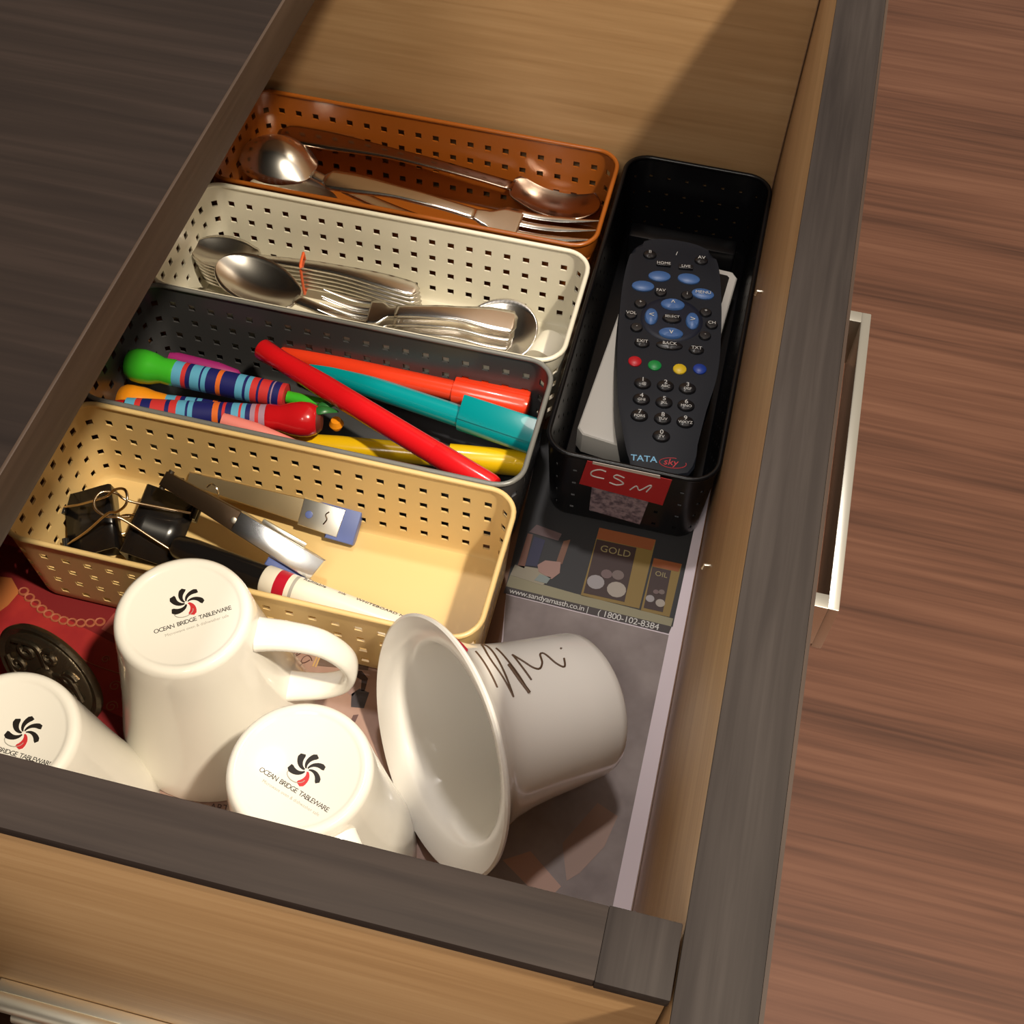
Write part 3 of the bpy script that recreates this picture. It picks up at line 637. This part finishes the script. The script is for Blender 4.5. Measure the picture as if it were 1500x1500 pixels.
def spoon(label, mtx, L=0.15, bl=0.045, bw=0.015, depth=0.006, hw=0.006, neck=0.0026, m=STEEL, group=None, flip=1, name='spoon', cat='spoon'):
    """bowl tip at x = 0, handle end at x = L; flip = -1 turns the bowl upside down"""
    g = thing(name, label, cat, (0, 0, 0), group=group); g.matrix_world = mtx
    def bwid(x):
        t = x / bl
        return bw * math.sqrt(max(0, 1 - (2 * t - 1) ** 2)) * (0.97 + 0.10 * (0.5 - t)) + (neck * max(0, t - 0.86) / 0.14 if t > 0.86 else 0)
    def cupf(x, v):
        t = x / bl; e = max(0, 1 - (2 * t - 1) ** 2)
        return -flip * depth * e * (1 - v * v)
    # even steps near the two ends of the bowl
    V, F = [], []; nx, ny = 26, 13
    for i in range(nx + 1):
        t = 0.5 - 0.5 * math.cos(PI * i / nx); x = bl * t; w_ = max(bwid(x), 0.0002)
        for j in range(ny):
            v = -1 + 2 * j / (ny - 1); V.append((x, w_ * v, cupf(x, v)))
    for i in range(nx):
        for j in range(ny - 1): F.append((i * ny + j, (i + 1) * ny + j, (i + 1) * ny + j + 1, i * ny + j + 1))
    b_ = link_mesh('bowl', V, F, m, g, angle=1.4)
    s = b_.modifiers.new('thickness', 'SOLIDIFY'); s.thickness = 0.0013; s.offset = 0
    tab = [(0, neck), (0.12, neck * 0.95), (0.45, neck * 1.15), (0.85, hw), (0.95, hw), (0.985, hw * 0.75), (1.0, hw * 0.25)]
    strip('handle', bl - 0.0015, L, lambda x: wprof((x - bl) / (L - bl) if x > bl else 0, tab),
          lambda x: flip * 0.004 * math.sin(min(1, (x - bl) / (L - bl)) * PI) if x > bl else 0, m, g, 30, 7, 0.0018)
    return g
def fork(label, mtx, L=0.16, hl=0.062, fw=0.0125, hw=0.0075, neck=0.0035, m=STEEL, group=None, lift=0.006, ntine=4, name='fork', tl=0.62):
    g = thing(name, label, 'fork', (0, 0, 0), group=group); g.matrix_world = mtx
    x0 = hl * tl
    zf = lambda x: lift * ((1 - x / hl) ** 2) - 0.004 * math.sin(max(0, min(1, x / hl)) * PI)
    tabh = [(0, fw), (0.35, fw * 0.96), (0.75, fw * 0.42), (1.0, neck)]
    strip('fork_head', x0, hl, lambda x: wprof((x - x0) / (hl - x0), tabh), zf, m, g, 14, 9, 0.0015)
    tw = fw / (ntine * 1.55)
    for k in range(ntine):
        yc = (k - (ntine - 1) / 2) * (2 * fw - 2 * tw) / (ntine - 1)
        P = [Vector((x0 + 0.0012 - (x0 + 0.0012) * i / 10, yc, zf(x0 + 0.0012 - (x0 + 0.0012) * i / 10))) for i in range(11)]
        tube('tine', P, tw, m, g, seg=8, sy=0.42, radii=[tw * (1 if i < 6 else 1 - 0.16 * (i - 5)) for i in range(11)])
    tab = [(0, neck), (0.15, neck), (0.45, neck * 1.2), (0.85, hw), (0.96, hw), (0.99, hw * 0.8), (1.0, hw * 0.45)]
    strip('handle', hl - 0.001, L, lambda x: wprof((x - hl) / (L - hl) if x > hl else 0, tab), lambda x: zf(min(x, hl)) + (0.003 * math.sin((x - hl) / (L - hl) * PI) if x > hl else 0), m, g, 26, 7, 0.0020)
    return g
# --- brown basket: big serving pieces
spoon('large serving spoon with its polished bowl face down in the brown basket', frame((-0.3429, 0.5106, 0.0372), (0.985, -0.175, -0.075)), L=0.190, bl=0.051, bw=0.0235, depth=0.0135, hw=0.0075, neck=0.0035, flip=-1, name='serving_spoon')
spoon('second large serving spoon lying underneath the face-down one in the brown basket', frame((-0.3383, 0.4968, 0.0180), (0.995, -0.06, -0.03)), L=0.200, bl=0.062, bw=0.0215, depth=0.009, hw=0.007, neck=0.0035, name='serving_spoon', m=STEELB)
spoon('serving spoon with painted brown reflection, broad bowl at the right end of the brown basket', frame((-0.1058, 0.5278, 0.0276), (-0.9985, 0.012, 0.045)), L=0.220, bl=0.060, bw=0.0200, depth=0.009, hw=0.0085, neck=0.0040, name='serving_spoon', m=REFLSTEEL)
fork('large serving fork along the front of the brown basket, tines at the right', frame((-0.1022, 0.4868, 0.0348), (-0.9985, 0.022, 0.035)), L=0.178, hl=0.078, fw=0.0160, hw=0.0085, neck=0.0042, name='serving_fork')
# --- white basket: banded stack of teaspoons
for i in range(6):
    spoon(('lowest teaspoon', 'second teaspoon from the bottom', 'third teaspoon from the bottom', 'third teaspoon from the top', 'second teaspoon from the top', 'topmost teaspoon')[i] + ' of the stack held by an orange-red rubber band', frame((-0.3427, 0.4247 - 0.0010 * i, 0.0110 + 0.0043 * i), (0.9975, -0.003, -0.012 + 0.002 * i)), L=0.146, bl=0.043, bw=0.0150, depth=0.005, hw=0.0058, neck=0.0032, group='banded stack of teaspoons', m=STEELB if i < 5 else STEEL)
rb = thing('rubber_band', 'orange-red rubber band round the stack of teaspoons', 'rubber band', (0, 0, 0))
tube('band', smooth_path([(-0.2741, 0.4316, 0.0120), (-0.2726, 0.4279, 0.0348), (-0.2718, 0.4249, 0.0382), (-0.2706, 0.4175, 0.0382), (-0.2702, 0.4151, 0.0348), (-0.2719, 0.4187, 0.0120), (-0.2729, 0.4222, 0.0086), (-0.2739, 0.4297, 0.0086)], 4, True), 0.0009, flat('orange_rubber', (0.75, 0.12, 0.03)), rb, seg=8, closed=True)
spoon('large shiny tablespoon lying face up across the front of the teaspoon stack', frame((-0.3178, 0.4031, 0.0414), (0.968, -0.200, -0.150)), L=0.165, bl=0.055, bw=0.0188, depth=0.0070, hw=0.006, neck=0.0032, name='tablespoon')
for i in range(3):
    fork(('lowest', 'middle', 'topmost')[i] + ' of three stacked table forks in the white basket', frame((-0.2512 + 0.001 * i, 0.3905 + 0.0008 * i, 0.0198 + 0.0072 * i), (0.9930, 0.108, 0.02)), L=0.118, hl=0.046, fw=0.0100, hw=0.0088, neck=0.0045, group='stacked table forks', lift=0.004)
spoon('round-bowled spoon under the ends of the fork handles', frame((-0.1208, 0.4123, 0.0240), (-0.985, -0.060, -0.10), (0.35, -0.25, 1)), L=0.132, bl=0.046, bw=0.0225, depth=0.0075, hw=0.005, neck=0.003, name='soup_spoon')
spoon('small spoon with a bright bowl in the front corner of the white basket', frame((-0.3423, 0.3909, 0.0180), (0.97, -0.10, -0.05)), L=0.110, bl=0.034, bw=0.0115, depth=0.0055, hw=0.005, neck=0.0028, flip=-1, name='teaspoon')
tag(lathe('bottle_cap', [(0, 0), (0.0098, 0), (0.0102, 0.0010), (0.0100, 0.0180), (0.0092, 0.0195), (0, 0.0200)], P_WHITE, None, 36, mtx=frame((-0.1156, 0.3973, 0.0150), (0, 0, 1), (0.25, 1, 0.1))), 'small white cylindrical cap in the right corner of the white basket', 'cap')

# ------------------------------------------------------------------ markers and pens in the grey basket
def pen_frame(p0, p1): return frame(p0, Vector(p1) - Vector(p0))
def marker(label, p0, p1, r, m, cap_from, group=None, clip=True, name='marker', up=None, capr=1.25, tail=1.0, cw=0.0075):
    """p0 = tail end, p1 = cap end; cap_from = fraction of the length where the cap begins"""
    L = (Vector(p1) - Vector(p0)).length
    g = thing(name, label, 'marker', (0, 0, 0), group=group)
    g.matrix_world = frame(p0, Vector(p1) - Vector(p0), up or (0, 0, 1))
    c = L * cap_from
    lathe('barrel', [(0, 0), (r * 0.62 * tail, 0.0003), (r * 0.72 * tail, 0.0015), (r * 0.86, L * 0.10), (r, L * 0.28), (r, c + 0.002)], m, g, 32, 'x')
    lathe('cap', [(r * 1.02, c), (r * capr, c + 0.0006), (r * capr, L - 0.003), (r * capr * 0.9, L - 0.0006), (r * capr * 0.75, L), (0, L)], m, g, 32, 'x')
    if clip:
        rr = r * capr
        box('clip', (c + 0.0004, -cw * 0.10, rr * 0.55), (L - 0.0004, cw * 1.45, rr * 1.12), m, g, 0.0009)
    return g
marker('orange-red felt marker with a broad clip cap, farthest back in the grey basket', (-0.2621, 0.3548, 0.0270), (-0.1112, 0.3505, 0.0294), 0.0059, ORED, 0.70, up=(0, 0.35, 1), cw=0.0088)
marker('teal felt marker with a clip cap, second from the back of the grey basket', (-0.2434, 0.3512, 0.0246), (-0.1014, 0.3279, 0.0282), 0.0064, TEAL, 0.675, up=(0, -0.9, 1), cw=0.0092)
marker('yellow felt marker lying under the red marker in the grey basket', (-0.2549, 0.2992, 0.0156), (-0.1047, 0.3229, 0.0132), 0.0062, YEL, 0.70, clip=False, capr=1.22)
marker('long red marker lying across the other markers in the grey basket', (-0.2666, 0.3398, 0.0456), (-0.1138, 0.2797, 0.0438), 0.0066, RED, 0.76, clip=False, capr=1.03, tail=1.35)
BANDS = {'n': NAVY, 's': SKY, 'r': REDB, 'o': ORNG, 'm': MAUVE}
def novelty_pen(label, p0, p1, bulb, barrel_r, seq, mb, lead=0.0, reverse=False, extra=None):
    """toy pen: a glossy bulb, then a barrel of printed colour bands; p0 = bulb end"""
    L = (Vector(p1) - Vector(p0)).length
    g = thing('toy_pen', label, 'pen', (0, 0, 0)); g.matrix_world = frame(p0, Vector(p1) - Vector(p0))
    bl = bulb
    br_ = 0.0100
    lathe('bulb', [(0, 0), (br_ * 0.55, 0.0004), (br_ * 0.80, 0.0018), (br_ * 0.97, bl * 0.20), (br_, bl * 0.36), (br_ * 0.92, bl * 0.55), (br_ * 0.74, bl * 0.75), (barrel_r * 1.06, bl * 0.95), (barrel_r, bl)], mb, g, 36, 'x')
    mats = list(BANDS.values()); keys = list(BANDS.keys())
    tot = sum(w_ for _, w_ in seq); x = bl; prof = [(barrel_r, bl)]; fm = []
    for k_, w_ in seq:
        x += (L - bl) * w_ / tot; prof.append((barrel_r, x)); fm.append(keys.index(k_))
    prof.append((0, x)); fm.append(fm[-1])
    lathe('striped_barrel', prof, None, g, 32, 'x', mats=mats, fm=fm)
    return g
SEQ = [('s', 2), ('r', 1), ('n', 1), ('s', 2), ('n', .4), ('s', 1), ('n', 2.2), ('o', 1), ('n', 3.2), ('s', 1.6), ('n', .6), ('s', 1), ('r', 1.4), ('n', .5), ('r', 2), ('n', .5), ('m', .3), ('n', 1.4), ('r', 1)]
SEQ2 = [('m', 1.0), ('r', .6), ('m', .8), ('n', .8), ('s', .7), ('r', .4), ('s', 1.2), ('n', 1.0), ('r', .5), ('n', .6), ('o', 1.0), ('n', 3.2), ('s', .8), ('n', .4), ('s', 1.5), ('r', 1.2), ('n', .7), ('r', 2.4), ('n', 1.6), ('r', 1.0), ('s', 1.6)]
g1 = novelty_pen('toy pen with a green bulb and a colourful striped barrel', (-0.3416, 0.3181, 0.0348), (-0.2458, 0.3199, 0.0324), 0.0300, 0.0074, SEQ, GREEN)
lathe('green_neck', [(0.0035, 0), (0.0036, 0.022), (0.0030, 0.024), (0, 0.0245)], GREEN, g1, 20, 'x', mtx=Matrix.Translation((0.0965, 0, 0)))
g2 = novelty_pen('toy pen with a red bulb, green leaf and colourful striped barrel', (-0.2210, 0.3073, 0.0342), (-0.3269, 0.2860, 0.0342), 0.0300, 0.0074, SEQ2, REDG)
L2 = 0.109
lathe('red_tail', [(0.0062, 0), (0.0060, 0.003), (0.0045, 0.012), (0.0020, 0.020), (0, 0.0215)], REDG, g2, 24, 'x', mtx=Matrix.Translation((L2, 0, 0)))
for (y_, z_, a) in ((-0.004, 0.004, 0.5), (-0.0005, 0.0065, 0.15)):
    tube('green_leaf', smooth_path([(0.003, y_, z_), (-0.003, y_ * 1.6 - 0.001, z_ + 0.0008), (-0.0100, y_ * 2.2 - 0.002, z_ - 0.002)], 5), 0.003, DKG, g2, seg=8, sy=0.45, radii=[0.0014, 0.0022, 0.0027, 0.003, 0.003, 0.0028, 0.0025, 0.002, 0.0015, 0.001, 0.0005])
lathe('brown_face', [(0, -0.0012), (0.0055, -0.0008), (0.0075, 0.0012), (0.0082, 0.0035)], flat('brown_paint', (0.10, 0.015, 0.01)), g2, 24, 'x')
ob = tag(lathe('orange_bead', [(0, -0.004), (0.0028, -0.0033), (0.0042, 0), (0.0028, 0.0033), (0, 0.004)], ORANGE, None, 20, mtx=Matrix.Translation((-0.2145, 0.3133, 0.0258))), 'orange bead beside the red bulb of the toy pen', 'bead')
g3 = novelty_pen('toy pen with an orange bulb, mostly hidden under the other two toy pens', (-0.3447, 0.3028, 0.0186), (-0.2491, 0.3182, 0.0144), 0.0290, 0.0062, SEQ, ORANGE)
tag(lathe('magenta_pen', [(0, 0), (0.0030, 0.001), (0.0042, 0.006), (0.0045, 0.030), (0.0030, 0.042), (0, 0.045)], MAG, None, 20, 'x', mtx=frame((-0.3234, 0.3327, 0.0294), (0.99, 0.02, -0.10))), 'magenta pen showing just behind the green toy pen', 'pen')
tag(lathe('pink_pencil', [(0, 0), (0.0042, 0.0005), (0.0044, 0.004), (0.0044, 0.020), (0.0012, 0.048), (0, 0.050)], PINK, None, 20, 'x', mtx=frame((-0.2715, 0.2893, 0.0396), (0.985, -0.02, -0.12))), 'pink pencil tip at the front edge of the grey basket', 'pencil')
tag(lathe('blue_cap', [(0, 0), (0.0040, 0.0006), (0.0052, 0.003), (0.0056, 0.012), (0.0040, 0.018), (0, 0.0185)], BLUE, None, 24, 'x', mtx=frame((-0.2035, 0.3015, 0.0090), (0.99, -0.05, -0.06))), 'blue pen cap lying low in front of the yellow marker', 'pen cap')

# ------------------------------------------------------------------ binder clips
def binder_clip(label, mtx, W=0.034, D=0.026, T=0.017, flip_h=(0.032, 0.016), up_=0.0):
    """jaw line at x = 0, spine at x = D; width along y"""
    g = thing('binder_clip', label, 'binder clip', (0, 0, 0), group='binder clips'); g.matrix_world = mtx
    V, F = [], []
    prof = [(0.0, 0.0006), (D * 0.35, T * 0.16), (D * 0.8, T * 0.40), (D, T * 0.48), (D + 0.0012, T * 0.40), (D + 0.0012, -T * 0.40), (D, -T * 0.48), (D * 0.8, -T * 0.40), (D * 0.35, -T * 0.16), (0.0, -0.0006)]
    ny = 2
    for x, z in prof:
        for y in (-W / 2, W / 2): V.append((x, y, z))
    for i in range(len(prof) - 1): F.append((2 * i, 2 * i + 1, 2 * i + 3, 2 * i + 2))
    o = link_mesh('clip_body', V, F, BLACKM, g, angle=0.5)
    s = o.modifiers.new('thickness', 'SOLIDIFY'); s.thickness = 0.0009; s.offset = 1
    for sgn in (1, -1):
        for y0, y1 in ((-W / 2, -W / 2 + 0.011), (W / 2 - 0.011, W / 2)):
            tube('jaw_roll', [(-0.0006, y0, sgn * 0.0022), (-0.0006, y1, sgn * 0.0022)], 0.0020, BLACKM, g, seg=10)
    for sgn, lift in ((1, 1.0), (-1, -1.0)):
        rise, out = flip_h
        zt = lambda x: sgn * (0.0022 + (x / D) * (T * 0.48 + 0.001))
        P = [(-0.0006, -W * 0.30, sgn * 0.0024), (D * 0.5, -W * 0.22, zt(D * 0.5) + sgn * 0.0012), (D + out * 0.15, -W * 0.13, zt(D) + sgn * 0.0016), (D + out * 0.55, -W * 0.17, zt(D) + sgn * 0.0026), (D + out * 0.90, -W * 0.12, zt(D) + sgn * 0.003), (D + out, 0, zt(D) + sgn * 0.0032),
             (D + out * 0.90, W * 0.12, zt(D) + sgn * 0.003), (D + out * 0.55, W * 0.17, zt(D) + sgn * 0.0026), (D + out * 0.15, W * 0.13, zt(D) + sgn * 0.0016), (D * 0.5, W * 0.22, zt(D * 0.5) + sgn * 0.0012), (-0.0006, W * 0.30, sgn * 0.0024)]
        P = [Vector((x, y, z + (up_ * max(0, (x - D * 0.3)) / (D + out) if sgn > 0 else 0))) for x, y, z in P]
        tube('wire_handle', smooth_path(P, 5), 0.00075, BRASSW, g, seg=8)
    return g
binder_clip('black binder clip farther from the stapler, its wire loop standing up', frame((-0.3368, 0.2168, 0.0132), (0.80, 0.36, 0.05), (0.05, -0.35, 1)), W=0.036, D=0.026, up_=0.026)
binder_clip('black binder clip beside the stapler, its wire loop pointing left', frame((-0.2725, 0.2276, 0.0144), (-0.985, 0.02, 0.05), (0.02, -0.25, 1)), W=0.040, D=0.027, flip_h=(0.03, 0.018), up_=0.010)

# ------------------------------------------------------------------ stapler lying opened
stp = thing('stapler', 'chrome stapler with blue ends lying open on its side in the yellow basket', 'stapler', (0, 0, 0))
fa = frame((-0.2825, 0.2384, 0.0498), (0.0856, -0.0150, -0.0290), (0.12, -0.53, 0.83))
DARKM = mat('dark_reflecting_metal', (0.10, 0.065, 0.04), 0.25, 0.9)
prism('magazine_channel', [(0, -0.0045), (0.046, -0.0066), (0.046, 0.0050), (0, 0.0035)], -0.0080, 0.0, DARKM, stp, bev=0.0008, mtx=fa)
prism('chrome_head', [(0.044, -0.0066), (0.0930, -0.0085), (0.0950, 0.0048), (0.044, 0.0052)], -0.0085, 0.0008, CHROME, stp, bev=0.0008, mtx=fa)
box('staple_strip', (0.056, 0.0054, -0.006), (0.082, 0.0074, -0.0006), NICKEL, stp, 0.0003, mtx=fa)
prism('blue_nose', [(0.068, -0.0175), (0.0960, -0.0180), (0.0975, -0.0120), (0.0960, -0.0085), (0.068, -0.0085)], -0.0095, -0.0015, PERI, stp, bev=0.0015, mtx=fa)
tube('pivot_pin', [fa @ Vector((0.002, -0.006, -0.003)), fa @ Vector((0.002, 0.005, -0.003))], 0.0016, NICKELD, stp, seg=10)
tube('spring_wire', smooth_path([fa @ Vector(v) for v in ((0.030, 0.006, 0.001), (0.028, 0.009, 0.004), (0.024, 0.010, 0.002), (0.022, 0.007, -0.002))], 5), 0.0005, NICKEL, stp, seg=6)
lathe('screw', [(0.0017, 0), (0.0016, 0.0007), (0, 0.0010)], NICKEL, stp, 12, mtx=fa @ Matrix.Translation((0.043, -0.001, 0.0)))
fb = frame((-0.2834, 0.2598, 0.0204), (0.095, -0.0020, -0.0075), (0.0, -0.75, 1))
BASEM = mat('warm_grey_base_metal', (0.40, 0.31, 0.18), 0.35, 0.8)
prism('base_arm', [(0, -0.0035), (0.070, -0.0070), (0.072, 0.0070), (0, 0.0035)], -0.0060, 0.0, BASEM, stp, bev=0.0008, mtx=fb)
prism('anvil_plate', [(0.066, -0.0080), (0.089, -0.0090), (0.090, 0.0070), (0.066, 0.0072)], -0.0050, 0.0006, NICKEL, stp, bev=0.0005, mtx=fb)
prism('blue_end_pad', [(0.082, -0.0110), (0.0985, -0.0110), (0.0990, 0.0088), (0.070, 0.0098), (0.070, 0.0073), (0.082, 0.0073)], -0.0075, 0.0001, PERI, stp, bev=0.0008, mtx=fb)
lathe('blue_rivet', [(0.0022, 0), (0.0020, 0.0006), (0, 0.0009)], PERI, stp, 16, mtx=fb @ Matrix.Translation((0.071, -0.001, 0.0006)))
tube('anvil_groove', smooth_path([fb @ Vector(v) for v in ((0.0800, -0.0040, 0.0008), (0.0812, -0.0010, 0.0008), (0.0800, 0.0015, 0.0008), (0.0815, 0.0035, 0.0008))], 4), 0.0004, DARKM, stp, seg=6)

# ------------------------------------------------------------------ whiteboard marker
wm = thing('whiteboard_marker', 'white marker with black cap and red ring lying along the front of the yellow basket', 'marker', (0, 0, 0))
p0, p1 = Vector((-0.2736, 0.2172, 0.0192)), Vector((-0.1324, 0.1958, 0.0198))
wm.matrix_world = frame(p0, p1 - p0); Lw = (p1 - p0).length
x1 = 0.0545
lathe('black_cap', [(0, 0), (0.0056, 0.0006), (0.0066, 0.003), (0.0074, 0.012), (0.0076, x1)], BLACKM, wm, 36, 'x')
lathe('barrel', [(0.0078, x1), (0.0083, x1 + 0.0008), (0.0083, x1 + 0.0080), (0.0083, x1 + 0.0145), (0.0083, x1 + 0.0172), (0.0083, x1 + 0.0190), (0.0083, Lw - 0.006), (0.0074, Lw - 0.001), (0.0060, Lw), (0, Lw)], None, wm, 40, 'x',
      mats=[MARKW, mat('red_ring', (0.50, 0.01, 0.03), 0.3), INKG], fm=[0, 0, 1, 0, 2, 0, 0, 0, 0])
tilt = Matrix.Rotation(math.radians(-38), 4, 'X')
for s, x in (('Refillable', 0.026), ('ink', 0.046), ('WHITEBOARD MARKER', 0.056)):
    text('lettering', s, 0.0036, INK, wm, tilt @ M(x1 + x - 0.005, 0, 0.0084), extrude=0.00003)

# small crumb in the near corner
cr = bpy.data.meshes.new('crumb'); bm = bmesh.new(); bmesh.ops.create_icosphere(bm, subdivisions=2, radius=0.0032)
for v in bm.verts: v.co *= 1 + 0.25 * random.uniform(-1, 1)
bmesh.ops.transform(bm, matrix=Matrix.Translation((-0.0765, 0.030, 0.0032)) , verts=bm.verts)
tag(from_bm('crumb', bm, flat('tan_crumb', (0.45, 0.28, 0.12))), 'tiny tan crumb beside the near panel under the tipped cup', 'crumb')
